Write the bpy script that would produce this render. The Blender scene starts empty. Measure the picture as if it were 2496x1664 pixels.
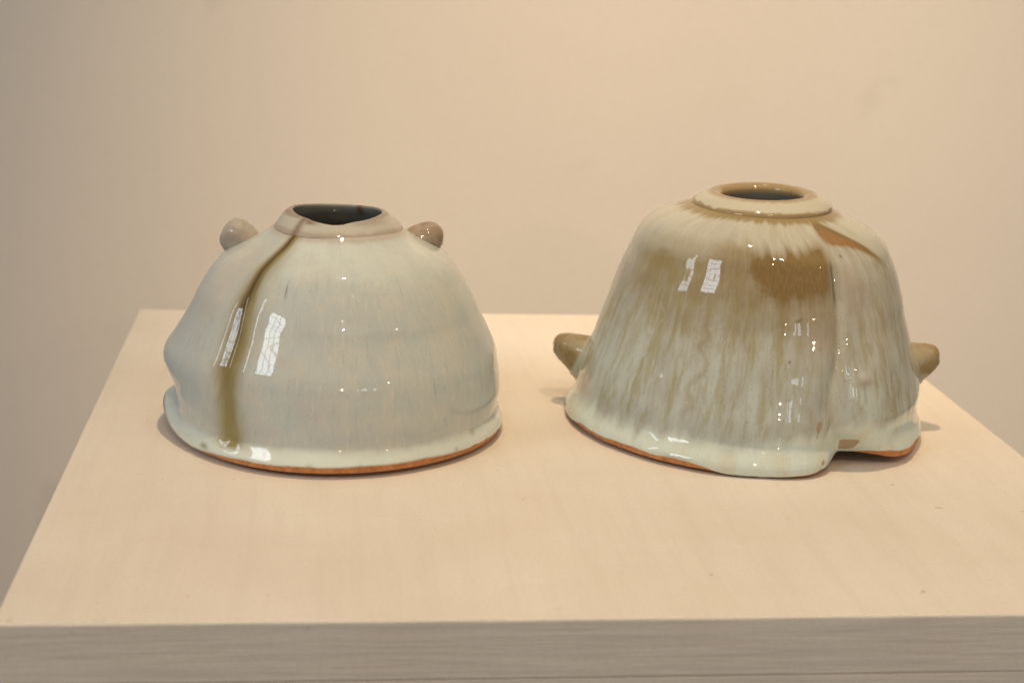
import bpy, math
import numpy as np
from mathutils import Matrix, Vector

scene = bpy.context.scene
col = scene.collection
H = 1.0                      # height of the plinth top above the floor
MM = 0.001

# ------------------------------------------------------------------ camera
cam_d = bpy.data.cameras.new('camera')
cam = bpy.data.objects.new('camera', cam_d)
col.objects.link(cam)
scene.camera = cam
cam_d.sensor_width = 36.0
cam_d.sensor_fit = 'HORIZONTAL'
cam_d.lens = 55.96
cam_d.clip_start = 0.02
cam_d.clip_end = 60
RIGHT = Vector((0.99298969, -0.11092503, 0.04083038))
UP = Vector((-0.01058347, 0.26060701, 0.96538696))
FWD = Vector((0.11772626, 0.95905142, -0.2576061))
cm = Matrix((RIGHT, UP, -FWD)).transposed().to_4x4()
cm.translation = Vector((-0.11268, -0.74413, H + 0.24211))
cam.matrix_world = cm
cam_d.dof.use_dof = True
cam_d.dof.focus_distance = 0.705
cam_d.dof.aperture_fstop = 10.0

# ------------------------------------------------------------------ light
world = bpy.data.worlds.new('World')
scene.world = world
world.use_nodes = True
bg = world.node_tree.nodes['Background']
bg.inputs['Color'].default_value = (1.0, 0.905, 0.79, 1)
bg.inputs['Strength'].default_value = 0.315

scene.cycles.use_denoising = True
scene.cycles.denoiser = 'OPENIMAGEDENOISE'
scene.cycles.denoising_input_passes = 'RGB_ALBEDO_NORMAL'
scene.cycles.denoising_prefilter = 'ACCURATE'
scene.cycles.caustics_reflective = False
scene.cycles.caustics_refractive = False
scene.view_settings.view_transform = 'Standard'
scene.view_settings.look = 'None'
scene.view_settings.exposure = 0.0
scene.view_settings.gamma = 1.0
scene.view_settings.use_curve_mapping = False


def aim(o, target):
    d = Vector(target) - o.location
    o.rotation_euler = d.to_track_quat('-Z', 'Y').to_euler()


def spot(name, loc, target, power, color, size=0.03, cone=50, blend=0.8):
    d = bpy.data.lights.new(name, 'SPOT')
    d.energy = power
    d.color = color
    d.shadow_soft_size = size
    d.spot_size = math.radians(cone)
    d.spot_blend = blend
    o = bpy.data.objects.new(name, d)
    col.objects.link(o)
    o.location = loc
    aim(o, target)
    return o


WARM = (1.0, 0.72, 0.42)
# the gallery's halogen track lamps
spot('track_spot_overhead', (-0.02, -0.02, H + 1.75), (0.13, -0.09, H), 60, WARM, 0.025, 46, 1.0)
spot('track_spot_front', (0.02, -1.75, H + 1.75), (0.05, 0.05, H + 0.05), 30, WARM, 0.03, 36, 1.0)
spot('track_spot_wallwash', (0.25, -1.0, H + 1.9), (0.22, 0.62, H + 0.0), 165, (1.0, 0.76, 0.50), 0.03, 31, 1.0)
spot('track_spot_far', (0.35, -7.0, H + 1.75), (0, 0, H), 60, WARM, 0.05, 30, 0.6)
spot('track_spot_far_side', (3.2, -4.6, H + 1.9), (0, 0, H), 30, WARM, 0.04, 30, 0.6)
spot('track_spot_side', (2.0, -1.5, H + 1.9), (0.0, 0, H), 8, WARM, 0.03, 30, 0.6)


def window_lamp(name, loc, target, w, h, nx, ny, strength, color, bar=0.05):
    """daylight through a leaded window: the lamp's own pattern of panes and bars"""
    d = bpy.data.lights.new(name, 'AREA')
    d.shape = 'RECTANGLE'
    d.size, d.size_y = w, h
    d.color = color
    d.energy = strength * w * h * math.pi
    d.use_nodes = True
    nt = d.node_tree
    em = nt.nodes['Emission']
    geo = nt.nodes.new('ShaderNodeNewGeometry')
    sep = nt.nodes.new('ShaderNodeSeparateXYZ')
    nt.links.new(geo.outputs['Parametric'], sep.inputs[0])

    def bars(sock, n):
        m = nt.nodes.new('ShaderNodeMath'); m.operation = 'MULTIPLY'; m.inputs[1].default_value = n
        nt.links.new(sock, m.inputs[0])
        f = nt.nodes.new('ShaderNodeMath'); f.operation = 'PINGPONG'; f.inputs[1].default_value = 0.5
        nt.links.new(m.outputs[0], f.inputs[0])
        g = nt.nodes.new('ShaderNodeMath'); g.operation = 'GREATER_THAN'; g.inputs[1].default_value = bar
        nt.links.new(f.outputs[0], g.inputs[0])
        return g.outputs[0]
    a = bars(sep.outputs[0], nx)
    b = bars(sep.outputs[1], ny)
    mm = nt.nodes.new('ShaderNodeMath'); mm.operation = 'MULTIPLY'
    nt.links.new(a, mm.inputs[0]); nt.links.new(b, mm.inputs[1])
    s = nt.nodes.new('ShaderNodeMath'); s.operation = 'MULTIPLY_ADD'
    s.inputs[1].default_value = 0.75; s.inputs[2].default_value = 0.25
    nt.links.new(mm.outputs[0], s.inputs[0])
    nt.links.new(s.outputs[0], em.inputs['Strength'])
    o = bpy.data.objects.new(name, d)
    col.objects.link(o)
    o.location = loc
    aim(o, target)
    return o


DAY = (0.80, 0.90, 1.0)
window_lamp('window_daylight', (-4.3, -2.75, H + 3.1), (0, 0, H + 0.05), 1.25, 1.5, 3, 5, 10.0, DAY, 0.065)
window_lamp('window_daylight_narrow', (-5.2, -1.0, H + 3.0), (0, 0, H + 0.05), 0.35, 2.2, 1, 6, 7.0, DAY, 0.08)
for k, (dx, w) in enumerate(((-0.75, 0.14), (-0.25, 0.36), (0.55, 0.22))):
    window_lamp('window_daylight_far', (2.5 + dx * 0.93, -6.6 + dx * 0.37, H + 1.55), (0, 0, H), w, 0.45, 2, 3, 6.0, DAY)


# ------------------------------------------------------------------ helpers
def tag(o, label=None, cat=None, kind=None, group=None):
    if label: o['label'] = label
    if cat: o['category'] = cat
    if kind: o['kind'] = kind
    if group: o['group'] = group
    return o


def smooth(a, b, x):
    t = np.clip((x - a) / (b - a), 0, 1)
    return t * t * (3 - 2 * t)


def gauss(x, s):
    return np.exp(-(x / s) ** 2)


def dang(t, t0):
    """signed angle in degrees, -180..180"""
    return (t - t0 + 180.0) % 360.0 - 180.0


def vnoise(u, v, nu, seed):
    """value noise, periodic over nu cells in u; u in cells, v in cells"""
    rng = np.random.RandomState(seed)
    tab = rng.rand(nu, 257)
    iu = np.floor(u).astype(int); fu = u - iu
    iv = np.floor(v).astype(int); fv = v - iv
    fu = fu * fu * (3 - 2 * fu); fv = fv * fv * (3 - 2 * fv)
    a = tab[iu % nu, iv % 256]; b = tab[(iu + 1) % nu, iv % 256]
    c = tab[iu % nu, (iv + 1) % 256]; d = tab[(iu + 1) % nu, (iv + 1) % 256]
    return (a * (1 - fu) + b * fu) * (1 - fv) + (c * (1 - fu) + d * fu) * fv


def fbm(th, z, nu, lz, seed, octaves=4, gain=0.55):
    """th degrees, z mm; nu cells round the pot, lz mm per cell; result about -1..1"""
    out = 0; amp = 1; tot = 0
    for o in range(octaves):
        n = nu * 2 ** o
        out = out + amp * (vnoise(th / 360.0 * n, z / lz * 2 ** o + 40, n, seed + o) * 2 - 1)
        tot += amp; amp *= gain
    return out / tot * 1.6


class Curve:
    """smooth table lookup"""
    def __init__(self, pts, sig=1.5):
        pts = sorted(pts)
        x = np.array([p[0] for p in pts], float); y = np.array([p[1] for p in pts], float)
        g = np.arange(x[0] - 12, x[-1] + 12, 0.1)
        yy = np.interp(g, x, y)
        yy[g < x[0]] = y[0] + (y[1] - y[0]) / (x[1] - x[0]) * (g[g < x[0]] - x[0])
        yy[g > x[-1]] = y[-1] + (y[-1] - y[-2]) / (x[-1] - x[-2]) * (g[g > x[-1]] - x[-1])
        k = np.exp(-0.5 * (np.arange(-60, 61) * 0.1 / sig) ** 2); k /= k.sum()
        self.y = np.convolve(np.pad(yy, 60, mode='edge'), k, mode='valid')
        self.g = g

    def __call__(self, v):
        return np.interp(v, self.g, self.y)


class Ring:
    """smooth periodic table lookup over degrees"""
    def __init__(self, pts, sig=4.0):
        pts = sorted(pts)
        x = np.array([p[0] for p in pts], float); y = np.array([p[1] for p in pts], float)
        g = np.arange(0, 360, 0.25)
        yy = np.interp(g, np.r_[x - 360, x, x + 360], np.r_[y, y, y])
        n = int(sig * 12)
        k = np.exp(-0.5 * (np.arange(-n, n + 1) * 0.25 / sig) ** 2); k /= k.sum()
        self.y = np.convolve(np.pad(yy, n, mode='wrap'), k, mode='valid')
        self.g = g

    def __call__(self, t):
        t = np.asarray(t) % 360.0
        return np.interp(t, np.r_[self.g, 360.0], np.r_[self.y, self.y[0]])


def grid_mesh(name, X, Y, Z, mat, parent, attrs=None, wrap=True, caps=(False, False), flip=False):
    """X, Y, Z: (rows, cols) in mm, wound round the columns; one smooth mesh object"""
    n, m = X.shape
    V = np.stack([X, Y, Z], -1).reshape(-1, 3) * MM
    i = np.arange(n - 1)[:, None]; j = np.arange(m if wrap else m - 1)[None, :]
    a = i * m + j; b = i * m + (j + 1) % m
    F = np.stack([a, a + m, b + m, b], -1).reshape(-1, 4)
    if flip: F = F[:, ::-1]
    faces = F
    me = bpy.data.meshes.new(name)
    if caps == (False, False):
        me.vertices.add(len(V)); me.vertices.foreach_set('co', V.ravel())
        me.loops.add(faces.size); me.loops.foreach_set('vertex_index', faces.ravel().astype(np.int32))
        me.polygons.add(len(faces))
        me.polygons.foreach_set('loop_start', np.arange(0, faces.size, 4, dtype=np.int32))
        me.update(calc_edges=True)
    else:
        fl = [tuple(f) for f in faces.tolist()]
        vl = V.tolist()
        if caps[0]:
            c = len(vl); vl.append(list(V[:m].mean(0)))
            for q in range(m):
                t = (c, q, (q + 1) % m); fl.append(t[::-1] if flip else t)
        if caps[1]:
            c = len(vl); vl.append(list(V[-m:].mean(0)))
            o0 = (n - 1) * m
            for q in range(m):
                t = (c, o0 + (q + 1) % m, o0 + q); fl.append(t[::-1] if flip else t)
        me.from_pydata(vl, [], fl)
    me.polygons.foreach_set('use_smooth', np.ones(len(me.polygons), dtype=bool))
    nv = len(me.vertices)
    for k, arr in (attrs or {}).items():
        at = me.attributes.new(k, 'FLOAT', 'POINT')
        full = np.zeros(nv, dtype=np.float32)
        arr = np.asarray(arr, dtype=np.float32).ravel(); full[:len(arr)] = arr
        at.data.foreach_set('value', full)
    me.materials.append(mat)
    me.validate()
    o = bpy.data.objects.new(name, me)
    col.objects.link(o)
    if parent: o.parent = parent
    return o


# ------------------------------------------------------------------ materials
class NT:
    def __init__(self, name):
        self.mat = bpy.data.materials.new(name)
        self.mat.use_nodes = True
        self.t = self.mat.node_tree
        self.bsdf = self.t.nodes['Principled BSDF']

    def n(self, kind, **kw):
        nd = self.t.nodes.new(kind)
        for k, v in kw.items(): setattr(nd, k, v)
        return nd

    def link(self, a, b): self.t.links.new(a, b)

    def val(self, sock, v):
        if hasattr(v, 'is_linked') or isinstance(v, bpy.types.NodeSocket): self.link(v, sock)
        else: sock.default_value = v

    def attr(self, name):
        return self.n('ShaderNodeAttribute', attribute_name=name).outputs['Fac']

    def math(self, op, a, b=0.0, c=0.0, clamp=False):
        nd = self.n('ShaderNodeMath', operation=op, use_clamp=clamp)
        self.val(nd.inputs[0], a); self.val(nd.inputs[1], b)
        if op in ('MULTIPLY_ADD', 'SMOOTH_MIN'): self.val(nd.inputs[2], c)
        return nd.outputs[0]

    def mix(self, fac, a, b, blend='MIX'):
        nd = self.n('ShaderNodeMix', data_type='RGBA', blend_type=blend)
        self.val(nd.inputs[0], fac)
        for s, v in ((nd.inputs[6], a), (nd.inputs[7], b)):
            if isinstance(v, tuple): s.default_value = (*v[:3], 1)
            else: self.link(v, s)
        return nd.outputs[2]

    def range(self, v, a, b, lo=0.0, hi=1.0, kind='SMOOTHSTEP'):
        nd = self.n('ShaderNodeMapRange', interpolation_type=kind)
        self.val(nd.inputs[0], v)
        nd.inputs[1].default_value = a; nd.inputs[2].default_value = b
        nd.inputs[3].default_value = lo; nd.inputs[4].default_value = hi
        return nd.outputs[0]

    def noise(self, vec, scale, detail=4, rough=0.55, dist=0.0, stretch=None):
        if stretch:
            mp = self.n('ShaderNodeMapping'); mp.inputs['Scale'].default_value = stretch
            self.link(vec, mp.inputs[0]); vec = mp.outputs[0]
        nd = self.n('ShaderNodeTexNoise')
        self.link(vec, nd.inputs['Vector'])
        nd.inputs['Scale'].default_value = scale; nd.inputs['Detail'].default_value = detail
        nd.inputs['Roughness'].default_value = rough; nd.inputs['Distortion'].default_value = dist
        return nd.outputs['Fac']

    def coord(self, out='Object'):
        return self.n('ShaderNodeTexCoord').outputs[out]

    def bump(self, h, strength=1.0, dist=0.001, prev=None):
        nd = self.n('ShaderNodeBump')
        nd.inputs['Strength'].default_value = strength; nd.inputs['Distance'].default_value = dist
        self.link(h, nd.inputs['Height'])
        if prev is not None: self.link(prev, nd.inputs['Normal'])
        return nd.outputs[0]

    def cyl(self):
        """x: arc position (u attribute), y: height attribute, in metres-like units"""
        cb = self.n('ShaderNodeCombineXYZ')
        self.link(self.attr('arc'), cb.inputs[0]); self.link(self.attr('rise'), cb.inputs[1])
        return cb.outputs[0]


def glaze_finish(m, color, rough=0.06, bump_prev=None):
    b = m.bsdf
    m.link(color, b.inputs['Base Color'])
    b.inputs['Roughness'].default_value = rough
    b.inputs['IOR'].default_value = 1.5
    co = m.coord()
    h1 = m.noise(co, 80, 1, 0.4)
    n1 = m.bump(h1, 0.06, 0.002)
    m.link(n1, b.inputs['Normal'])
    return m.mat


CREAM = (0.715, 0.795, 0.75)


def pale_glaze():
    """left vase: grey celadon, cream where thick, one olive iron run"""
    m = NT('pale_celadon_glaze')
    co = m.coord(); cy = m.cyl()
    mott = m.noise(co, 75, 7, 0.7)
    col_ = m.mix(m.range(mott, 0.35, 0.7), (0.52, 0.58, 0.57), (0.59, 0.61, 0.56))
    col_ = m.mix(m.attr('blue'), col_, (0.455, 0.51, 0.53))
    col_ = m.mix(m.attr('pink'), col_, (0.55, 0.485, 0.42))
    # fine vertical run lines and curdled flecks
    st = m.noise(cy, 1.0, 5, 0.65, 0.3, (420, 70, 1))
    col_ = m.mix(m.range(st, 0.52, 0.72, 0, 0.50), col_, (0.42, 0.47, 0.475))
    st2 = m.noise(cy, 1.0, 4, 0.65, 0.2, (560, 90, 1))
    col_ = m.mix(m.range(st2, 0.52, 0.74, 0, 0.50), col_, (0.71, 0.705, 0.63))
    sp = m.noise(co, 1100, 2, 0.6)
    col_ = m.mix(m.range(sp, 0.58, 0.74, 0, 0.42), col_, (0.33, 0.36, 0.34))
    cr = m.math('ADD', m.attr('cream'), m.math('MULTIPLY_ADD', m.noise(co, 160, 5, 0.65), 0.7, -0.35))
    cr = m.math('MULTIPLY', cr, m.range(m.attr('cream'), 0.02, 0.25))
    col_ = m.mix(m.range(cr, 0.1, 1.0, kind='LINEAR'), col_, CREAM)
    olj = m.math('MULTIPLY', m.attr('olive'), m.math('MULTIPLY_ADD', m.noise(cy, 1.0, 4, 0.6, 0, (500, 60, 1)), 0.7, 0.6))
    col_ = m.mix(m.range(olj, 0.0, 0.85, 0, 0.97, 'LINEAR'), col_, (0.30, 0.25, 0.095))
    dk = m.math('MULTIPLY', m.attr('dark'), m.math('MULTIPLY_ADD', m.noise(cy, 1.0, 4, 0.6, 0, (700, 60, 1)), 0.9, 0.55))
    col_ = m.mix(m.range(dk, 0.03, 1.0, 0, 1, 'LINEAR'), col_, (0.10, 0.065, 0.022))
    col_ = m.mix(m.attr('green'), col_, (0.24, 0.28, 0.17))
    col_ = m.mix(m.attr('clay'), col_, (0.20, 0.115, 0.06))
    return glaze_finish(m, col_, 0.03)


def ash_glaze():
    """right vase: cream over amber brown, running down in streaks"""
    m = NT('streaked_ash_glaze')
    co = m.coord(); cy = m.cyl()
    s1 = m.noise(cy, 1.0, 5, 0.62, 0.3, (230, 48, 1))
    s2 = m.noise(cy, 1.0, 4, 0.62, 0.15, (640, 115, 1))
    s4 = m.noise(cy, 1.0, 4, 0.65, 0.2, (1300, 280, 1))
    s3 = m.noise(cy, 1.0, 4, 0.5, 0.0, (80, 40, 1))
    low = m.range(m.attr('rise'), 0.075, 0.035)
    base = m.mix(m.range(s3, 0.35, 0.65), m.mix(low, (0.37, 0.345, 0.275), (0.42, 0.435, 0.41)), m.mix(low, (0.42, 0.415, 0.36), (0.495, 0.55, 0.525)))
    base = m.mix(m.range(s1, 0.46, 0.72, 0, 0.48), base, (0.53, 0.58, 0.53))
    base = m.mix(m.range(s4, 0.46, 0.76, 0, 0.30), base, (0.56, 0.585, 0.53))
    base = m.mix(m.range(s2, 0.48, 0.78, 0, 0.46), base, (0.345, 0.325, 0.20))
    olj = m.math('MULTIPLY', m.attr('olive'), m.range(s1, 0.60, 0.38, 0.1, 1.6))
    base = m.mix(m.range(olj, 0.05, 0.9, 0, 0.70), base, (0.33, 0.305, 0.14))
    br = m.attr('brown')
    jit = m.math('ADD', m.math('MULTIPLY_ADD', s1, 0.8, -0.40), m.math('MULTIPLY_ADD', s2, 0.8, -0.40))
    jit = m.math('ADD', jit, m.math('MULTIPLY_ADD', s4, 0.5, -0.25))
    brj = m.math('MULTIPLY', m.math('ADD', br, m.math('MULTIPLY', jit, 0.8)), m.range(br, 0.02, 0.25))
    amber = m.mix(m.range(br, 0.35, 0.9), (0.285, 0.228, 0.105), (0.185, 0.115, 0.031))
    amber = m.mix(m.range(s4, 0.4, 0.7, 0, 0.5), amber, (0.285, 0.21, 0.085))
    base = m.mix(m.range(brj, 0.0, 0.85, 0, 0.95, 'LINEAR'), base, amber)
    base = m.mix(m.math('MULTIPLY', m.attr('pink'), 0.75), base, (0.42, 0.355, 0.29))
    cr = m.attr('cream')
    crj = m.math('MULTIPLY', m.math('ADD', cr, m.math('MULTIPLY', jit, 0.6)), m.range(cr, 0.02, 0.3))
    thick = m.mix(m.range(s3, 0.45, 0.7, 0, 0.5), (0.505, 0.505, 0.435), (0.42, 0.40, 0.305))
    base = m.mix(m.range(crj, 0.10, 1.05, 0, 0.90, 'LINEAR'), base, thick)
    ft = m.attr('foot')
    ftj = m.math('MULTIPLY', m.math('ADD', ft, m.math('MULTIPLY', jit, 0.5)), m.range(ft, 0.0, 0.3))
    pool = m.mix(m.range(s3, 0.50, 0.68, 0, 0.6), (0.63, 0.72, 0.685), (0.60, 0.60, 0.46))
    base = m.mix(m.range(ftj, 0.05, 1.0, 0, 0.95, 'LINEAR'), base, pool)
    base = m.mix(m.attr('green'), base, (0.27, 0.205, 0.085))
    base = m.mix(m.range(m.attr('orange'), 0.0, 1.1, 0, 0.95), base, m.mix(m.range(s2, 0.35, 0.65), (0.33, 0.165, 0.055), (0.24, 0.145, 0.055)))
    base = m.mix(m.range(m.attr('tan'), 0.35, 0.65), base, (0.41, 0.31, 0.205))
    base = m.mix(m.attr('dark'), base, (0.11, 0.095, 0.07))
    sp = m.noise(co, 1300, 1, 0.5)
    base = m.mix(m.range(sp, 0.64, 0.78, 0, 0.45), base, (0.18, 0.14, 0.11))
    return glaze_finish(m, base, 0.03)


def rim_glaze(name, top, low, spot_col):
    """collar glaze: 'cream' attribute blends the band colour to the thick top"""
    m = NT(name)
    co = m.coord(); cy = m.cyl()
    st = m.noise(cy, 1.0, 4, 0.6, 0.1, (300, 60, 1))
    c = m.mix(m.range(m.noise(co, 150, 4, 0.6), 0.35, 0.7, 0, 0.5), low, tuple(x * 0.86 for x in low))
    cr = m.math('ADD', m.attr('cream'), m.math('MULTIPLY_ADD', st, 0.7, -0.35))
    cr = m.math('MULTIPLY', cr, m.range(m.attr('cream'), 0.02, 0.3))
    c = m.mix(m.range(cr, 0.2, 0.8), c, top)
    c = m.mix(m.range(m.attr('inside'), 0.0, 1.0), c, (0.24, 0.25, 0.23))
    c = m.mix(m.math('MULTIPLY', m.attr('dark'), m.math('MULTIPLY_ADD', m.noise(co, 300, 4, 0.6), 0.9, 0.45), clamp=True), c, spot_col)
    c = m.mix(m.range(m.noise(co, 900, 1, 0.5), 0.70, 0.8, 0, 0.4), c, (0.15, 0.10, 0.07))
    return glaze_finish(m, c, 0.06)


def lug_glaze(name, a, b):
    m = NT(name)
    co = m.coord()
    c = m.mix(m.range(m.noise(co, 110, 4, 0.6, 0.6), 0.36, 0.64), a, b)
    c = m.mix(m.range(m.noise(co, 700, 2, 0.5), 0.68, 0.80, 0, 0.7), c, (0.08, 0.06, 0.04))
    c = m.mix(m.attr('root'), c, (0.44, 0.47, 0.39))
    return glaze_finish(m, c, 0.035)


def bare_clay():
    m = NT('bare_terracotta_clay')
    co = m.coord()
    n = m.noise(co, 330, 7, 0.75)
    c = m.mix(m.range(n, 0.3, 0.7), (0.40, 0.15, 0.045), (0.66, 0.30, 0.115))
    c = m.mix(m.range(m.noise(co, 1500, 2, 0.5), 0.64, 0.76, 0, 0.6), c, (0.22, 0.10, 0.05))
    m.link(c, m.bsdf.inputs['Base Color'])
    m.bsdf.inputs['Roughness'].default_value = 0.75
    m.link(m.bump(n, 0.5, 0.0010), m.bsdf.inputs['Normal'])
    return m.mat


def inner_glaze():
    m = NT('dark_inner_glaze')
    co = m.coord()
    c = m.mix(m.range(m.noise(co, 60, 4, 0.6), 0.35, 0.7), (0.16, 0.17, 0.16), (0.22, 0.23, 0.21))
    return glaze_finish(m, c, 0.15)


def painted_board(edge=False):
    """white emulsion over board; the plinth's worn gallery paint"""
    m = NT('white_plinth_edge_paint' if edge else 'white_plinth_paint')
    co = m.coord()
    big = m.noise(co, 9, 4, 0.55)
    c = m.mix(m.range(big, 0.3, 0.75), (0.80, 0.755, 0.69), (0.745, 0.685, 0.61))
    if edge:
        g = m.noise(co, 1.0, 6, 0.62, 0.4, (14, 14, 330))
        g2 = m.noise(co, 1.0, 4, 0.6, 0.2, (40, 40, 700))
        c = m.mix(m.range(g, 0.36, 0.66, 0, 0.42), c, (0.57, 0.545, 0.51))
        hh = m.math('ADD', g, m.math('MULTIPLY', g2, 0.5))
        nm = m.bump(hh, 0.35, 0.0015)
    else:
        br = m.noise(co, 1.0, 5, 0.6, 0.2, (130, 9, 9))
        c = m.mix(m.range(br, 0.42, 0.75, 0, 0.30), c, (0.66, 0.60, 0.53))
        br2 = m.noise(co, 1.0, 5, 0.6, 0.2, (10, 160, 9))
        c = m.mix(m.range(br2, 0.45, 0.78, 0, 0.12), c, (0.68, 0.60, 0.52))
        hh = m.math('ADD', br, m.noise(co, 240, 4, 0.6))
        nm = m.bump(hh, 0.16, 0.0012)
    # roller stipple
    stp = m.noise(co, 1.0, 3, 0.6, 0.0, (620, 620, 620))
    c = m.mix(m.range(stp, 0.40, 0.66, 0, 0.16), c, (0.56, 0.50, 0.43))
    # scuffs and flecks
    fl = m.noise(co, 170, 2, 0.5)
    fm = m.noise(co, 23, 3, 0.6)
    f = m.math('MULTIPLY', m.range(fl, 0.71, 0.76), m.range(fm, 0.47, 0.56))
    c = m.mix(m.math('MULTIPLY', f, 0.2 if edge else 0.6), c, (0.40, 0.27, 0.18))
    m.link(c, m.bsdf.inputs['Base Color'])
    m.bsdf.inputs['Roughness'].default_value = 0.5
    m.bsdf.inputs['Specular IOR Level'].default_value = 0.35
    m.link(nm, m.bsdf.inputs['Normal'])
    return m.mat


def wall_paint():
    m = NT('gallery_wall_paint')
    co = m.coord()
    c = m.mix(m.range(m.noise(co, 2.5, 4, 0.5), 0.3, 0.7), (0.80, 0.755, 0.70), (0.77, 0.72, 0.66))
    c = m.mix(m.range(m.noise(co, 330, 3, 0.6), 0.40, 0.66, 0, 0.10), c, (0.60, 0.54, 0.47))
    # faint rubbed marks
    mk = m.math('MULTIPLY', m.range(m.noise(co, 7, 3, 0.5, 0.5), 0.64, 0.74), 0.30)
    c = m.mix(mk, c, (0.55, 0.49, 0.43))
    m.link(c, m.bsdf.inputs['Base Color'])
    m.bsdf.inputs['Roughness'].default_value = 0.8
    m.bsdf.inputs['Specular IOR Level'].default_value = 0.2
    m.link(m.bump(m.noise(co, 180, 3, 0.6), 0.05, 0.002), m.bsdf.inputs['Normal'])
    return m.mat


def floor_paint():
    m = NT('grey_floor')
    co = m.coord()
    c = m.mix(m.noise(co, 6, 4, 0.6), (0.28, 0.25, 0.22), (0.34, 0.31, 0.27))
    m.link(c, m.bsdf.inputs['Base Color'])
    m.bsdf.inputs['Roughness'].default_value = 0.6
    return m.mat


# ------------------------------------------------------------------ the setting
def box(name, x0, x1, y0, y1, z0, z1, mat, parent=None, bevel=0.0, seg=3):
    me = bpy.data.meshes.new(name)
    v = [(x, y, z) for z in (z0, z1) for y in (y0, y1) for x in (x0, x1)]
    f = [(0, 2, 3, 1), (4, 5, 7, 6), (0, 1, 5, 4), (1, 3, 7, 5), (3, 2, 6, 7), (2, 0, 4, 6)]
    me.from_pydata(v, [], f)
    mats = mat if isinstance(mat, (list, tuple)) else [mat]
    for q in mats: me.materials.append(q)
    if len(mats) > 1:
        for p in me.polygons:
            if abs(p.normal.z) < 0.5: p.material_index = 1
    o = bpy.data.objects.new(name, me)
    col.objects.link(o)
    if bevel:
        b = o.modifiers.new('bevel', 'BEVEL'); b.width = bevel; b.segments = seg
        b.limit_method = 'ANGLE'; b.harden_normals = False
        for p in me.polygons: p.use_smooth = False
    if parent: o.parent = parent
    return o


WALL_Y = 0.62
M_WALL = wall_paint()
tag(box('wall', -4.0, 4.0, WALL_Y, WALL_Y + 0.12, 0.0, 3.0, M_WALL), kind='structure')
tag(box('floor', -4.0, 4.0, -4.0, WALL_Y, -0.1, 0.0, floor_paint()), kind='structure')

M_TOP = painted_board(False)
M_EDGE = painted_board(True)
plinth = bpy.data.objects.new('display_plinth', None)
col.objects.link(plinth)
tag(plinth, 'white painted square gallery plinth that both vases stand on', 'plinth')
S2 = 0.225
box('top_board', -S2, S2, -S2, S2, H - 0.0235, H, [M_TOP, M_EDGE], plinth, 0.0011)
T = 0.018
zt = H - 0.02354
box('side_panel', -S2 + 0.0004, S2 - 0.0004, -S2 + 0.0004, -S2 + T, 0.001, zt, M_EDGE, plinth, 0.0004)
box('side_panel', -S2 + 0.0004, S2 - 0.0004, S2 - T, S2 - 0.0004, 0.001, zt, M_EDGE, plinth, 0.0004)
box('side_panel', -S2 + 0.0004, -S2 + T, -S2 + T + 0.0004, S2 - T - 0.0004, 0.001, zt, M_EDGE, plinth, 0.0004)
box('side_panel', S2 - T, S2 - 0.0004, -S2 + T + 0.0004, S2 - T - 0.0004, 0.001, zt, M_EDGE, plinth, 0.0004)

# ------------------------------------------------------------------ vases
NC, NR = 960, 300
TH = np.linspace(0, 360, NC, endpoint=False)[None, :]
CO, SI = np.cos(np.radians(TH)), np.sin(np.radians(TH))
M_CLAY = bare_clay()
M_INNER = inner_glaze()


def vase_root(name, x, y, rot, label):
    e = bpy.data.objects.new(name, None)
    col.objects.link(e)
    e.location = (x * MM, y * MM, H)
    e.rotation_euler = (0, 0, math.radians(rot))
    tag(e, label, 'vase')
    return e


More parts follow.
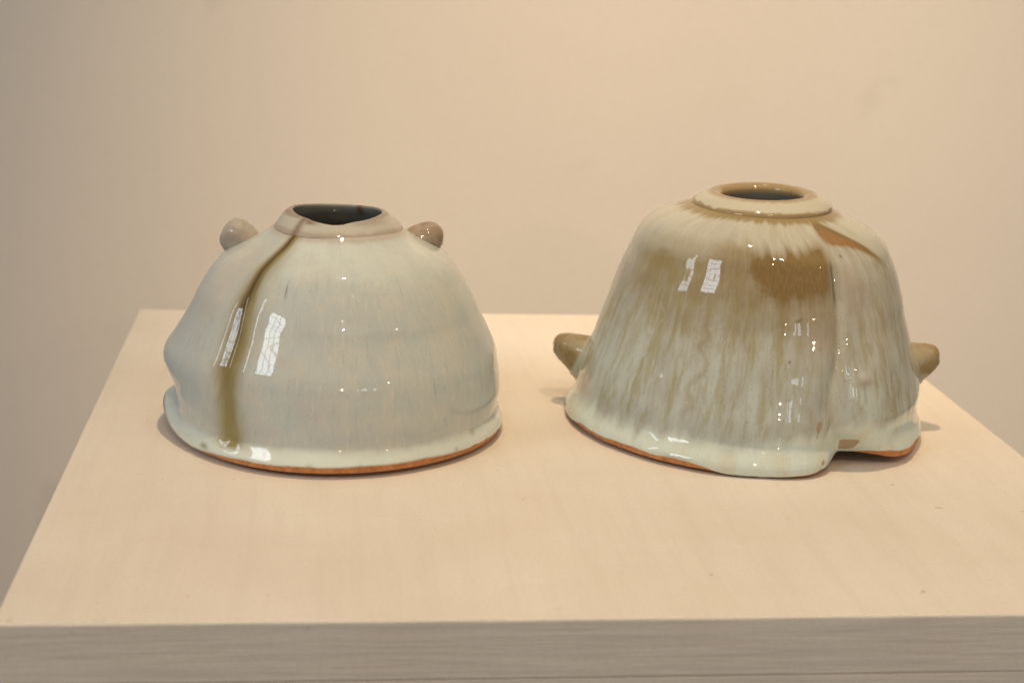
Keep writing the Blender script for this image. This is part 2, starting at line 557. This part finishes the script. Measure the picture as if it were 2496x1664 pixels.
def build_body(root, surf, ztop, zg, foot_in, lift, mat, masks, wall=5.0):
    """glazed outer wall from ztop to the glaze line zg(theta), inner wall, bare foot"""
    t = np.linspace(0, 1, NR)[:, None]
    zgl = zg(TH) + 0.30 * fbm(TH, TH * 0 + 5, 70, 10, 91, 3) + 0.15
    z = ztop - (ztop - zgl) * t
    X, Y, Z = surf(TH, z)
    # rolled glaze edge
    rows = [(X, Y, Z)]
    xb, yb, zb = X[-1:], Y[-1:], Z[-1:]
    for din, dz in ((0.12, 0.28), (0.4, 0.45), (0.9, 0.5)):
        rows.append((xb - CO * din, yb - SI * din, zb - dz))
    XX = np.concatenate([r[0] for r in rows]); YY = np.concatenate([r[1] for r in rows]); ZZ = np.concatenate([r[2] for r in rows])
    zz = np.concatenate([z, np.repeat(z[-1:], 3, 0)])
    th = np.broadcast_to(TH, zz.shape)
    at = masks(th, zz, zz - zgl)
    at['arc'] = (dang(th, 90.0) / 360.0) * 2 * math.pi * 0.075
    at['rise'] = zz * MM
    grid_mesh('body', XX, YY, ZZ, mat, root, at)
    # inner wall and floor of the hollow
    n2 = 120
    T2 = np.linspace(0, 360, n2, endpoint=False)[None, :]
    zi = np.linspace(ztop - 0.5, 9.0, 50)[:, None] + 0 * T2
    Xi, Yi, Zi = surf(T2, zi)
    ci, si = np.cos(np.radians(T2)), np.sin(np.radians(T2))
    k = np.linspace(3.0, wall, 50)[:, None]
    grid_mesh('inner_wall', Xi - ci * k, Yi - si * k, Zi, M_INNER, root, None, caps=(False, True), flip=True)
    # bare clay foot: band, rounded bottom edge, recessed underside
    lf = lift(TH)
    R_ = []
    x0, y0, _ = surf(TH, zgl * 0 + 1.5)
    wob = fbm(TH, TH * 0 + 3, 40, 10, 77, 3)
    ch = np.minimum(1.5, 0.45 * zgl + 0.2) * (1 + 0.15 * wob)       # height of the rounded lower edge
    for q, a in enumerate((1.05, 0.8, 0.5)):
        xs, ys, zs = surf(TH, np.maximum(ch + (zgl - ch) * a, 0.2))
        R_.append((xs - CO * foot_in, ys - SI * foot_in, zs + (0.4 if q == 0 else 0)))
    for din, fz, up in ((0.05, 1.0, 0), (0.35, 0.6, 0), (1.3, 0.30, 0), (3.2, 0.08, 0), (5.0, 0.02, 0), (9.0, 0.02, 0), (11.0, 0.0, 5.0)):
        b = foot_in + din
        R_.append((x0 - CO * b, y0 - SI * b, lf * np.clip(1 - fz * ch / 26, 0, 1) ** 2 + ch * fz + up + 0.1))
    grid_mesh('foot', np.concatenate([r[0] for r in R_]), np.concatenate([r[1] for r in R_]),
              np.concatenate([r[2] for r in R_]), M_CLAY, root, None, caps=(False, True))


def lathe_collar(root, prof, shift, warp, mat, attr_fn, n=360):
    """prof: list of (r, z) from the lower outside over the lip and down inside"""
    p = np.array(prof, float)
    # dense Catmull-Rom through the profile
    out = []
    q = np.vstack([2 * p[0] - p[1], p, 2 * p[-1] - p[-2]])
    for i in range(1, len(q) - 2):
        for s in np.linspace(0, 1, 9, endpoint=False):
            a, b, c, d = q[i - 1:i + 3]
            out.append(0.5 * (2 * b + (c - a) * s + (2 * a - 5 * b + 4 * c - d) * s * s + (-a + 3 * b - 3 * c + d) * s ** 3))
    out.append(p[-1]); out = np.array(out)
    t = np.linspace(0, 360, n, endpoint=False)[None, :]
    c, s = np.cos(np.radians(t)), np.sin(np.radians(t))
    r = out[:, 0:1] + 0 * t; z = out[:, 1:2] + 0 * t
    prog = np.linspace(0, 1, len(out))[:, None] + 0 * t
    r, z, dx = warp(t, r, z)
    at = attr_fn(np.broadcast_to(t, r.shape), r, z, prog)
    at['arc'] = np.broadcast_to(dang(t, 90.0) / 360.0 * 2 * math.pi * 0.03, r.shape)
    at['rise'] = out[:, 1:2] * MM + 0 * t
    return grid_mesh('collar', shift + dx + r * c, r * s, z, mat, root, at)


def lug(root, path, mat, n=40, label=None, x0=None):
    """path: list of (centre xyz, side radius, up radius); loft with a rounded tip"""
    C = np.array([q[0] for q in path], float)
    RA = np.array([q[1] for q in path], float); RB = np.array([q[2] for q in path], float)
    # dense resample
    s = np.linspace(0, len(path) - 1, 44)
    def cr(arr):
        q = np.concatenate([2 * arr[:1] - arr[1:2], arr, 2 * arr[-1:] - arr[-2:-1]])
        o = []
        for v in s:
            i = min(int(v), len(arr) - 2); f = v - i
            a, b, c, d = q[i:i + 4]
            o.append(0.5 * (2 * b + (c - a) * f + (2 * a - 5 * b + 4 * c - d) * f * f + (-a + 3 * b - 3 * c + d) * f ** 3))
        return np.array(o)
    C, RA, RB = cr(C), np.maximum(cr(RA), 0.05), np.maximum(cr(RB), 0.05)
    tang = np.gradient(C, axis=0); tang /= np.linalg.norm(tang, axis=1, keepdims=True)
    side = np.cross(tang, [0, 0, 1.0]); side /= np.linalg.norm(side, axis=1, keepdims=True)
    up = np.cross(side, tang)
    a = np.linspace(0, 2 * np.pi, n, endpoint=False)
    wob = 1 + 0.03 * np.sin(3 * a + 1) + 0.02 * np.sin(5 * a)
    P = C[:, None] + side[:, None] * (RA[:, None] * np.cos(a) * wob)[..., None] + up[:, None] * (RB[:, None] * np.sin(a) * wob)[..., None]
    at = dict(root=np.repeat(smooth(x0 + 2.6, x0 + 0.6, np.abs(C[:, 0]))[:, None], n, 1)) if x0 else None
    o = grid_mesh('lug', P[..., 0], P[..., 1], P[..., 2], mat, root, at, caps=(True, True), flip=False)
    if label: o['label'] = label
    return o


# ---- left vase: pale dome with knob lugs ----------------------------------
lv = vase_root('domed_vase', -106, 3, -0.5, 'pale celadon domed vase with one olive streak and two round knob lugs')
LR = Curve([(-2, 79.8), (1.8, 81.0), (4.5, 81.6), (8, 80.6), (12, 79.4), (22, 79.2), (32, 78.1), (38, 77.0), (42.8, 75.4), (48.7, 72.7), (55, 69.4),
            (61.5, 66.2), (68, 63.1), (73.3, 60.1), (78.6, 56.1), (83.2, 51.9), (87.8, 44.9), (92.4, 36.6), (97, 30.5), (101, 26)], 1.2)
L_LIFT = Ring([(0, 0.9), (60, 0.8), (120, 2.0), (148, 7.0), (168, 13.0), (180, 13.0), (191, 7.5), (203, 2.6), (216, 1.8), (235, 1.5), (255, 1.5), (270, 1.6), (320, 1.4)], 8)
L_BUL = Curve([(-5, 1.6), (2, 2.0), (5, 1.6), (9, -0.8), (13, -3.6), (17, -4.4), (21, -2.6), (25, -0.8), (30, 2.6), (35, 5.0), (40, 4.8), (45, 3.2),
               (50, 2.4), (56, 2.0), (63, 2.0), (70, 2.2), (78, 2.2), (85, 1.4), (90, 0), (100, 0)], 1.4)
L_GROOVE = Curve([(0, 236.5), (10, 233.5), (22, 231.5), (40, 230.3), (56, 230.5), (70, 229), (80, 228), (88, 228.5), (97, 230)], 3)


def l_surf(th, z):
    r = LR(z)
    d = L_BUL(z) * gauss(dang(th, 183), 17 + 7 * smooth(22, 34, z)) * smooth(97, 80, z)
    # crease that carries the olive run, and the pinched plane left of it
    g = dang(th, L_GROOVE(z))
    d = d - (1.5 * smooth(0, 25, z)) * gauss(g, 4.2) * smooth(97, 84, z)
    d = d + 0.9 * gauss(g + 12, 9) * smooth(5, 35, z) * smooth(95, 80, z)
    d = d - 2.2 * gauss(dang(th, 213), 11) * gauss(z - 82, 11) * smooth(97, 90, z)
    # throwing rings and hand-made unevenness
    amp = smooth(97, 88, z) * smooth(3, 14, z)
    d = d + amp * (0.05 * np.sin(z / 12.5 * 2 * np.pi + 0.6 * np.sin(np.radians(th))) + 0.35 * fbm(th, z, 5, 30, 5, 2))
    d = d + 0.5 * gauss(z - 62, 3.5) * gauss(dang(th, 285), 45) * amp
    d = d + 0.35 * np.sin(np.radians(th) * 3 + 1) * smooth(30, 0, z)
    # pinch under the right-hand side, above the foot
    d = d - 1.6 * gauss(z - 13, 5) * gauss(dang(th, 352), 20)
    d = d + 2.4 * gauss(dang(th, 260), 32) * smooth(13, 1, z)
    # glaze gathered round the roots of the lugs
    d = d + 1.8 * gauss(dang(th, 167), 9) * gauss(z - 84, 5) + 1.8 * gauss(dang(th, 14), 9) * gauss(z - 85, 5)
    rr = r + d
    zz = z + L_LIFT(th) * np.clip(1 - z / 26.0, 0, 1) ** 2
    return rr * np.cos(np.radians(th)), rr * np.sin(np.radians(th)), zz


L_ZG = Ring([(0, 3.6), (30, 3.0), (90, 2.4), (150, 2.0), (175, 1.6), (188, 2.6), (200, 1.2), (215, 1.3), (228, 2.6), (240, 4.0), (250, 3.8), (258, 4.4), (270, 4.2), (280, 4.7), (290, 4.3), (300, 4.8), (310, 4.2), (320, 4.5), (335, 4.0), (345, 4.2)], 2.0)


def l_masks(th, z, above):
    n = fbm(th, z, 30, 9, 3, 3)
    cream = 0.95 * smooth(14.5, 7.0, z + 1.2 * n)
    cream = np.maximum(cream, 0.50 * smooth(72, 96, z + 3 * n) * (1 - 0.6 * gauss(dang(th, 212), 16)))
    cream = np.maximum(cream, 0.75 * gauss(dang(th, 335), 10) * gauss(z - 91, 5))
    cream = cream + 0.15 * gauss(dang(th, 300), 35) * gauss(z - 70, 14)
    blue = 0.70 * gauss(dang(th, 188), 24) * smooth(75, 55, z) * smooth(8, 16, z)
    blue = np.maximum(blue, 0.45 * gauss(z - 17, 4) * smooth(0, 0.6, 0.6 + n))
    blue = np.maximum(blue, 0.50 * gauss(dang(th, 338), 18) * smooth(72, 50, z) * smooth(6, 14, z))
    blue = np.maximum(blue, 0.40 * gauss(z - 64, 5) * (0.6 + 0.8 * n) * gauss(dang(th, 280), 50))
    pink = np.clip(0.30 * gauss(dang(th, 250), 30) * gauss(z - 38, 28) * (0.7 + n), 0, 1)
    pink = np.maximum(pink, 0.45 * gauss(dang(th, 208), 13) * smooth(52, 66, z) * smooth(97, 88, z))
    pink = np.maximum(pink, 0.8 * smooth(94.2, 96.6, z + 0.5 * n))
    cream = cream * (1 - 0.8 * smooth(94.2, 96.6, z + 0.5 * n))
    g = dang(th, L_GROOVE(z))
    g2 = g + 1.3 * fbm(th, z, 40, 16, 9, 3)
    wid = 5.2 + 1.2 * gauss(z - 72, 18) + 0.8 * smooth(40, 10, z)
    olive = gauss(g2 - 0.6, wid) * smooth(5.5, 9.5, z + 0.8 * n)
    olive = np.maximum(olive, 0.5 * gauss(g2 - 5, 6) * gauss(z - 86, 8))
    dark = gauss(g2 + 0.8, 2.3) * (0.45 + 0.50 * smooth(50, 70, z)) * smooth(22, 50, z)
    dark = np.maximum(dark, 0.6 * gauss(g2 - 2.2, 1.1) * gauss(z - 78, 6))
    # lone specks beside the run
    dark = np.maximum(dark, 0.55 * gauss(dang(th, 246.2 + 0.12 * (79 - z)), 0.5) * gauss(z - 77.5, 3.0))
    dark = np.maximum(dark, 0.22 * gauss(dang(th, 304.5), 0.35) * gauss(z - 36, 5))
    dark = np.maximum(dark, 0.15 * gauss(dang(th, 281), 0.4) * gauss(z - 55, 9))
    green = 0.8 * gauss(dang(th, 223.6), 2.0) * gauss(z - 5.2, 1.7)
    green = np.maximum(green, 0.4 * gauss(dang(th, 262), 1.2) * gauss(z - 4.8, 1.2))
    for a, zz, s_ in ((277.5, 4.6, 0.9), (288, 4.0, 0.6), (312.5, 5.5, 1.0), (322, 11, 1.6), (250, 3.6, 0.6), (330, 4.4, 0.6)):
        green = np.maximum(green, 0.5 * gauss(dang(th, a), s_) * gauss(z - zz, 0.9 * s_ + 0.2))
    clay = smooth(0.9, 0.1, above) * 0.4 * smooth(-0.8, 0.6, n)
    clay = np.maximum(clay, gauss(dang(th, 182), 18) * smooth(4.6, 1.2, above + 0.8 * n))
    return dict(cream=cream, blue=np.clip(blue, 0, 1), pink=np.clip(pink, 0, 1), olive=olive, dark=np.clip(dark, 0, 1), green=green, clay=np.clip(clay, 0, 1))


build_body(lv, l_surf, 97.6, L_ZG, 0.55, L_LIFT, pale_glaze(), l_masks)


def l_warp(t, r, z):
    # uneven cut lip: dips at the front, pulled up at the back
    w = smooth(97.5, 104, z)
    z = z + w * (-1.2 * gauss(dang(t, 268), 26) + (-1.0 + np.cos(np.radians(t) * 2)) * np.where(np.sin(np.radians(t)) > 0, 0.55, 1.0) + 0.35 * gauss(dang(t, 290), 10) + 0.8 * gauss(dang(t, 180), 40))
    r = r * (1 + 0.015 * np.sin(np.radians(t) * 3 + 2)) - 0.7 * gauss(dang(t, 230), 7) * smooth(96, 98, z)
    return r, z, 0 * r - 0.6 * w


def l_coll_attr(t, r, z, p):
    n = fbm(t, z, 24, 6, 21, 3)
    inside = smooth(0.52, 0.60, p)
    cream = 0.95 * smooth(96.8, 100.8, z) * smooth(104.6, 102.4, z)
    dark = 0.75 * gauss(dang(t, 229), 4.2) * (1 - inside)
    dark = np.maximum(dark, 0.8 * gauss(dang(t, 238), 11) * smooth(100.8, 102.5, z) * smooth(0.9, 0.4, p))
    dark = np.maximum(dark, 0.8 * gauss(dang(t, 58), 6) * smooth(97, 101, z))
    dark = np.maximum(dark, 0.30 * smooth(103.2, 104.3, z + 0.5 * n) * smooth(0.75, 0.6, p))
    dark = np.maximum(dark, 0.35 * gauss(dang(t, 305), 25) * smooth(100.5, 102.5, z) * smooth(0.7, 0.45, p))
    return dict(inside=inside, cream=np.clip(cream + 0.2 * n, 0, 1), dark=np.clip(dark, 0, 1))


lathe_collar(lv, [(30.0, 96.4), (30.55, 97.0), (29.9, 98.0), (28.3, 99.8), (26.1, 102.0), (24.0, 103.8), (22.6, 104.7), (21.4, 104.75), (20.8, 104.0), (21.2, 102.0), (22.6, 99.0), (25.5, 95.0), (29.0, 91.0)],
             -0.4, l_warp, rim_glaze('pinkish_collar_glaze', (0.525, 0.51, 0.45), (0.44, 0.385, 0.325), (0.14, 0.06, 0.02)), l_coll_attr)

M_LUG1 = lug_glaze('taupe_lug_glaze', (0.40, 0.335, 0.28), (0.46, 0.43, 0.37))
M_LUG1B = lug_glaze('brown_lug_glaze', (0.31, 0.235, 0.165), (0.39, 0.33, 0.26))
lug(lv, [((-36, 10, 79), 9.5, 8.5), ((-41.6, 10.5, 83.6), 9.0, 8.0), ((-45.4, 11, 86.8), 8.7, 8.6), ((-49.6, 11.2, 89.8), 8.4, 8.7), ((-52.6, 11.2, 91.6), 6.6, 7.0), ((-54.2, 11.2, 92.6), 3.6, 4.0), ((-54.7, 11.2, 92.9), 0.2, 0.2)], M_LUG1)
lug(lv, [((31, 10, 84), 9.0, 7.6), ((35.5, 10.5, 87.4), 8.4, 7.2), ((39.6, 10.8, 89.4), 7.8, 7.4), ((43.8, 11, 90.4), 7.2, 7.6), ((47.6, 11, 90.6), 6.0, 6.4), ((50.0, 11, 90.7), 3.4, 3.8), ((50.7, 11, 90.7), 0.2, 0.2)], M_LUG1B)

# ---- right vase: bell with running glaze, folded foot ----------------------
rv = vase_root('bell_vase', 97, 10, -15.54, 'streaked cream and amber bell vase with folded foot and two pointed lugs')
RL_ = Curve([(-3, 86.5), (0, 88.0), (4.8, 86.2), (9, 84.4), (13.1, 83.2), (26.8, 79.9), (36.8, 76.9), (42.3, 75.1), (50, 72.8), (57.7, 70.1), (66.6, 67.5), (75.2, 64.9), (82.1, 62.3), (88.6, 59.4),
             (95.2, 56.9), (100.2, 53.4), (103.9, 49.2), (106.8, 42.5), (108.8, 35.5), (110.2, 30.5), (112, 27)], 1.3)
RR_ = Curve([(-3, 89.5), (2.7, 90.6), (10.2, 88.8), (17.3, 88.0), (24.5, 88.0), (32.3, 86.2), (42.7, 83.0), (51.9, 80.4), (62.1, 77.1), (70.8, 75.2), (78, 72.6), (85.2, 70), (90.2, 67.2),
             (94, 65.6), (97.2, 62.8), (100.8, 58.6), (103.6, 53.4), (107, 46), (109.2, 40), (110.4, 37), (112, 33.5)], 1.3)
R_LIFT = Ring([(0, 2.0), (40, 1.0), (90, 0.8), (140, 1.5), (180, 2.4), (200, 2.0), (225, 1.3), (250, 1.1), (268, 0.8), (285, 0.8), (294, 0.8), (300, 3.0), (306, 6.0), (311, 6.6), (316, 6.0), (321, 4.8), (325, 3.0), (328, 3.4), (332, 2.4), (345, 1.6)], 1.8)


R_FOLD = Curve([(0, 309), (8, 306), (18, 301), (30, 298.6), (40, 299.6), (54, 302), (70, 303), (90, 302.5), (108, 304)], 2.5)


def r_fold(z):
    return R_FOLD(z)


def r_surf(th, z):
    rl, rr = RL_(z), RR_(z)
    rad = 0.5 * (rl + rr); sh = 0.5 * (rr - rl)
    f = dang(th, r_fold(z))
    depth = 2.4 * smooth(97, 82, z) + 3.4 * smooth(66, 22, z) + 8.5 * smooth(24, 0, z)
    wid = 3.2 + 3.0 * smooth(60, 15, z) + 4.3 * smooth(22, 0, z)
    d = -depth * np.exp(-np.abs(f / wid) ** 1.7)
    # lobe right of the fold, shoulder of the lobe left of it
    d = d + 3.0 * gauss(f - 18, 11) * smooth(80, 40, z) + 0.8 * gauss(f + 17, 9) * smooth(70, 15, z)
    # scooped thumb mark under the collar
    d = d - 1.8 * gauss(dang(th, 314), 13) * gauss(z - 97, 6)
    # the run of glaze that stands proud beside the fold
    d = d + 0.9 * gauss(f - 1.5, 2.4) * smooth(80, 70, z) * smooth(15, 25, z)
    # front bead where the glaze has pooled
    d = d + 0.7 * gauss(z - 5, 4.5) - 0.7 * gauss(z - 15, 6) + 1.3 * gauss(z - 5, 5) * gauss(dang(th, 272), 34) + 0.9 * gauss(z - 6, 5) * gauss(dang(th, 200), 30)
    d = d - 1.2 * gauss(z - 13, 5) * gauss(dang(th, 272), 30)
    # nub (pimple) on the right lobe
    d = d + 0.9 * gauss(dang(th, 310), 3.0) * gauss(z - 43, 2.6)
    # straight left-hand side of the foot
    d = d - 1.2 * gauss(dang(th, 228), 16) * smooth(30, 0, z)
    # glaze gathered round the roots of the lugs
    d = d + 3.0 * gauss(dang(th, 177), 9) * gauss(z - 25, 9) + 3.6 * gauss(dang(th, 9), 9) * gauss(z - 33, 10)
    amp = smooth(106, 97, z) * smooth(2, 12, z)
    d = d + amp * (0.03 * np.sin(z / 11.0 * 2 * np.pi) + 0.4 * fbm(th, z, 6, 30, 15, 2) + 0.10 * fbm(th, z, 60, 60, 16, 2))
    # glaze edge rides unevenly round the foot
    d = d + 0.5 * fbm(th, z * 0 + 2, 26, 10, 18, 3) * smooth(9, 2, z)
    r2 = rad + d
    rag = 0.55 * fbm(th, z * 0 + 1, 64, 10, 55, 3) * smooth(296, 306, th) * smooth(356, 344, th)
    zz = z + (R_LIFT(th) + rag) * np.clip(1 - z / 28.0, 0, 1) ** 2
    return sh + r2 * np.cos(np.radians(th)), r2 * np.sin(np.radians(th)), zz


R_ZG = Ring([(0, 3.4), (40, 3), (90, 2.6), (150, 2.2), (180, 1.2), (195, 1.0), (204, 1.6), (210, 3.4), (224, 3.3), (236, 4.1), (244, 3.4), (250, 4.2), (257, 3.6), (262, 2.0), (267, 0.6), (278, 0.5),
             (284, 0.7), (288, 1.3), (293, 1.6), (296, 2.6), (298.5, 0.7), (304, 0.6), (306.5, 1.8), (309, 2.0), (311, 1.0), (313, 2.4), (316, 4.6), (320, 5.2), (325, 5.6), (332, 5.0), (345, 5.2)], 0.9)


def r_masks(th, z, above):
    n = fbm(th, z, 20, 12, 31, 4)
    ns = fbm(th, z, 110, 70, 37, 3)       # streaky
    f = dang(th, r_fold(z))
    # cream round the collar: lower limit varies round the pot
    lim = Ring([(0, 82), (60, 94), (120, 94), (180, 94), (205, 97.5), (222, 100), (238, 103), (250, 105.5), (258, 105), (265, 102), (272, 98.5), (281, 99.5), (294, 100.5), (301, 103), (306, 107.5), (315, 107.5), (321, 104), (330, 98.5), (345, 88)], 2.5)(th)
    soft = 5 + 6 * gauss(dang(th, 250), 16) + 7 * gauss(dang(th, 212), 14)
    cream = smooth(lim - soft, lim + soft * 0.6, z + 2.6 * ns + 1.2 * n)
    cream = cream * (1 - 0.45 * gauss(dang(th, 248), 14) * smooth(109, 101, z))
    cream = np.maximum(cream, 0.55 * smooth(86, 98, z) * smooth(20, 40, np.abs(dang(th, 285))))
    flim = Ring([(0, 14), (90, 12), (180, 12), (200, 11), (225, 13.5), (257, 11.5), (281, 13.5), (296, 17), (305, 19), (317, 21), (332, 19)], 4)(th)
    foot = smooth(flim + 7, flim - 4, z + 4.0 * ns + 2.0 * n)
    strip = gauss(f - 1.5, 2.3) * smooth(82, 72, z) * smooth(8, 16, z)
    cream = np.maximum(cream, 0.62 * strip)
    # amber brown where the glaze is thin over iron
    brown = 1.05 * smooth(258, 275, th + 2 * n) * smooth(306, 297, th) * smooth(58, 93, z + 3.0 * ns + 3 * n)
    brown = np.maximum(brown, 1.0 * gauss(dang(th, 292), 8) * smooth(58, 92, z + 2.5 * ns))
    brown = np.maximum(brown, 0.75 * gauss(dang(th, 252), 12) * smooth(56, 92, z + 3 * ns) * smooth(105, 97, z))
    brown = np.maximum(brown, 0.8 * gauss(z - 93, 4.0) * gauss(dang(th, 225), 9))
    brown = np.maximum(brown, 0.42 * gauss(z - 72, 9) * gauss(dang(th, 276), 16))
    arc = z - np.interp(dang(th, 315), [-12, -9, -5, 0, 6, 15, 24, 34], [104, 106.0, 106.8, 106.2, 103, 96.8, 89, 82])
    arcm = gauss(arc, 2.9) * smooth(-11, -5, dang(th, 315)) * smooth(30, 10, dang(th, 315))
    brown = np.maximum(brown, 1.2 * arcm)
    under = smooth(0.5, -2.5, arc) * smooth(-14, -9, arc) * smooth(-9, -3, dang(th, 315)) * smooth(40, 24, dang(th, 315))
    wedge = smooth(97, 100, z) * smooth(1.5, -1, arc) * smooth(-12, -7, dang(th, 315)) * smooth(22, 10, dang(th, 315))
    cream = cream * (1 - np.clip(1.3 * arcm + 0.85 * under + wedge, 0, 1)) + 0.14 * np.clip(ns, 0, 1) * smooth(75, 55, z)
    cream = np.maximum(cream, 0.8 * gauss(dang(th, 9), 11) * gauss(z - 32, 11))
    wash = smooth(48, 84, z + 6 * ns + 4 * n) * smooth(104, 97, z) * smooth(197, 226, th) * smooth(309, 298, th)
    brown = np.maximum(brown, 0.62 * wash)
    brown = np.clip(brown * (1 - 0.85 * strip) + 0.10 * n * (brown > 0.05), 0, 1)
    olive = 0.50 * gauss(z - 62, 26) * gauss(dang(th, 266), 36) + 0.5 * gauss(z - 86, 9) * gauss(dang(th, 224), 16)
    olive = np.maximum(olive, 0.40 * gauss(arc + 5, 4) * smooth(-6, 2, dang(th, 315)) * smooth(34, 20, dang(th, 315)))
    olive = np.maximum(olive, 0.34 * smooth(10, 25, z) * smooth(85, 60, z))
    olive = np.clip(olive + 0.25 * ns * smooth(12, 20, z), 0, 1)
    pink = 0.85 * gauss(dang(th, 311), 7) * gauss(z - 82, 14) * (0.8 + 0.4 * n)
    pink = np.maximum(pink, 0.5 * gauss(dang(th, 293), 9) * gauss(z - 62, 12))
    pink = np.maximum(pink, 0.35 * gauss(dang(th, 322), 9) * gauss(z - 62, 10))
    pink = np.maximum(pink, 1.1 * gauss(dang(th, 310), 2.4) * gauss(z - 42, 2.2))
    pink = np.maximum(pink, 0.9 * gauss(dang(th, 200), 6) * gauss(z - 19, 4.5))
    dth = dang(th, 315)
    olow = np.interp(dth, [-10, 0, 6, 12, 18], [101.2, 100.2, 99.2, 97.4, 95])
    orange = 1.2 * smooth(olow - 1.4, olow + 1.8, z + 0.8 * ns) * smooth(0.6, -1.6, arc) * smooth(-11, -6.5, dth) * smooth(18, 7, dth)
    tan = gauss(dang(th, 294.3), 1.5) * gauss(z - 22.5, 3.0)
    tan = np.maximum(tan, 1.1 * np.exp(-(np.abs(dang(th, 308.8) + 0.5 * n) / 2.8) ** 4 - (np.abs(z - 7.5 + 0.8 * n) / 4.6) ** 4))
    tan = np.maximum(tan, 0.9 * gauss(dang(th, 296.8), 1.0) * gauss(z - 5.0, 1.6))
    dark = 0.8 * gauss(f + 0.6, 0.7) * smooth(72, 80, z) * smooth(97, 92, z)
    dark = np.maximum(dark, 0.9 * gauss(dang(th, 310), 0.6) * gauss(z - 96.5, 0.7))
    dark = np.maximum(dark, 0.6 * gauss(dang(th, 286), 1.4) * gauss(z - 70 - 0.5 * dang(th, 286), 0.6))
    dark = np.maximum(dark, 0.7 * gauss(dang(th, 283), 0.5) * gauss(z - 52, 0.8))
    dark = np.maximum(dark, 0.55 * gauss(dang(th, 294.3), 0.35) * smooth(16, 18, z) * smooth(23, 20, z))
    dark = np.maximum(dark, 0.35 * gauss(dang(th, 310), 0.5) * smooth(30, 34, z) * smooth(41, 39, z))
    dark = np.maximum(dark, 0.30 * gauss(dang(th, 252), 6) * gauss(z - 4.6, 1.0) * (0.8 + 0.6 * n))
    green = 0.35 * gauss(z - 88, 3) * gauss(dang(th, 224), 12)
    green = np.maximum(green, 0.38 * gauss(dang(th, 252 + 4 * n), 1.8) * smooth(20, 30, z) * smooth(80, 60, z))
    green = np.maximum(green, 0.45 * gauss(z - 96.5, 3.0) * gauss(dang(th, 292), 9))
    green = np.maximum(green, 0.95 * smooth(107.6, 109.3, z + 0.8 * ns))
    return dict(foot=foot, cream=np.clip(cream, 0, 1.2), brown=brown, olive=olive, pink=np.clip(pink, 0, 1), orange=orange, tan=tan, dark=np.clip(dark, 0, 1), green=np.clip(green, 0, 1))


build_body(rv, r_surf, 110.4, R_ZG, 0.6, R_LIFT, ash_glaze(), r_masks)


def r_warp(t, r, z):
    z = z + (0.5 * np.cos(np.radians(t - 20)) + 0.9 * gauss(dang(t, 90), 60)) * smooth(105, 112, z)
    r = r * (1 + 0.008 * np.sin(np.radians(t) * 3))
    return r, z, 0 * r


def r_coll_attr(t, r, z, p):
    n = fbm(t, z, 30, 5, 41, 3)
    band = smooth(110.8, 113.6, z + 0.9 * n) * smooth(0.60, 0.40, p)
    inside = smooth(0.78, 0.88, p)
    dark = 0.45 * gauss(z - 108.9, 0.9) * smooth(0.4, 0.25, p)
    dark = np.maximum(dark, 0.8 * gauss(dang(t, 45), 2.0) * gauss(z - 115.5, 1.2) * smooth(0.5, 0.6, p))
    return dict(inside=inside, cream=band, dark=np.clip(dark, 0, 1))


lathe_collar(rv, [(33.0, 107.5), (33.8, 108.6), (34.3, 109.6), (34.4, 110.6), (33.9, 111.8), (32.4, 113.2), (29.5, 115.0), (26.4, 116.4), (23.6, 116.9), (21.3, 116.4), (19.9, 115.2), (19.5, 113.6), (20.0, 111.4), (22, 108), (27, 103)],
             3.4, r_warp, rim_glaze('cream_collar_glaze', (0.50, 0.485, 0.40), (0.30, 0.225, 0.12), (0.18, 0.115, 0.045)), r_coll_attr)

M_LUG2 = lug_glaze('ochre_lug_glaze', (0.29, 0.21, 0.095), (0.35, 0.31, 0.22))
lug(rv, [((-70, 4, 24.0), 12.5, 13.0), ((-76.5, 4, 24.6), 13.4, 14.2), ((-80.5, 4, 25.8), 11.6, 12.2), ((-83.2, 4, 27.0), 10.0, 10.4), ((-87, 4, 28.6), 8.4, 8.8), ((-92, 4, 30.4), 6.6, 6.8), ((-95.4, 4, 31.2), 4.0, 4.4), ((-96.8, 4, 31.4), 0.2, 0.3)], M_LUG2, x0=81.0)
lug(rv, [((72, 14, 31.5), 12.5, 13.0), ((79.5, 14, 31.8), 13.2, 14.0), ((83.6, 14, 32.6), 11.8, 12.4), ((86.2, 14, 33.8), 10.2, 10.6), ((90, 14, 35.6), 8.4, 8.8), ((94.0, 14, 37.4), 6.4, 6.6), ((96.8, 14, 38.4), 3.6, 4.2), ((97.7, 14, 38.6), 0.2, 0.3)], M_LUG2, x0=84.5)
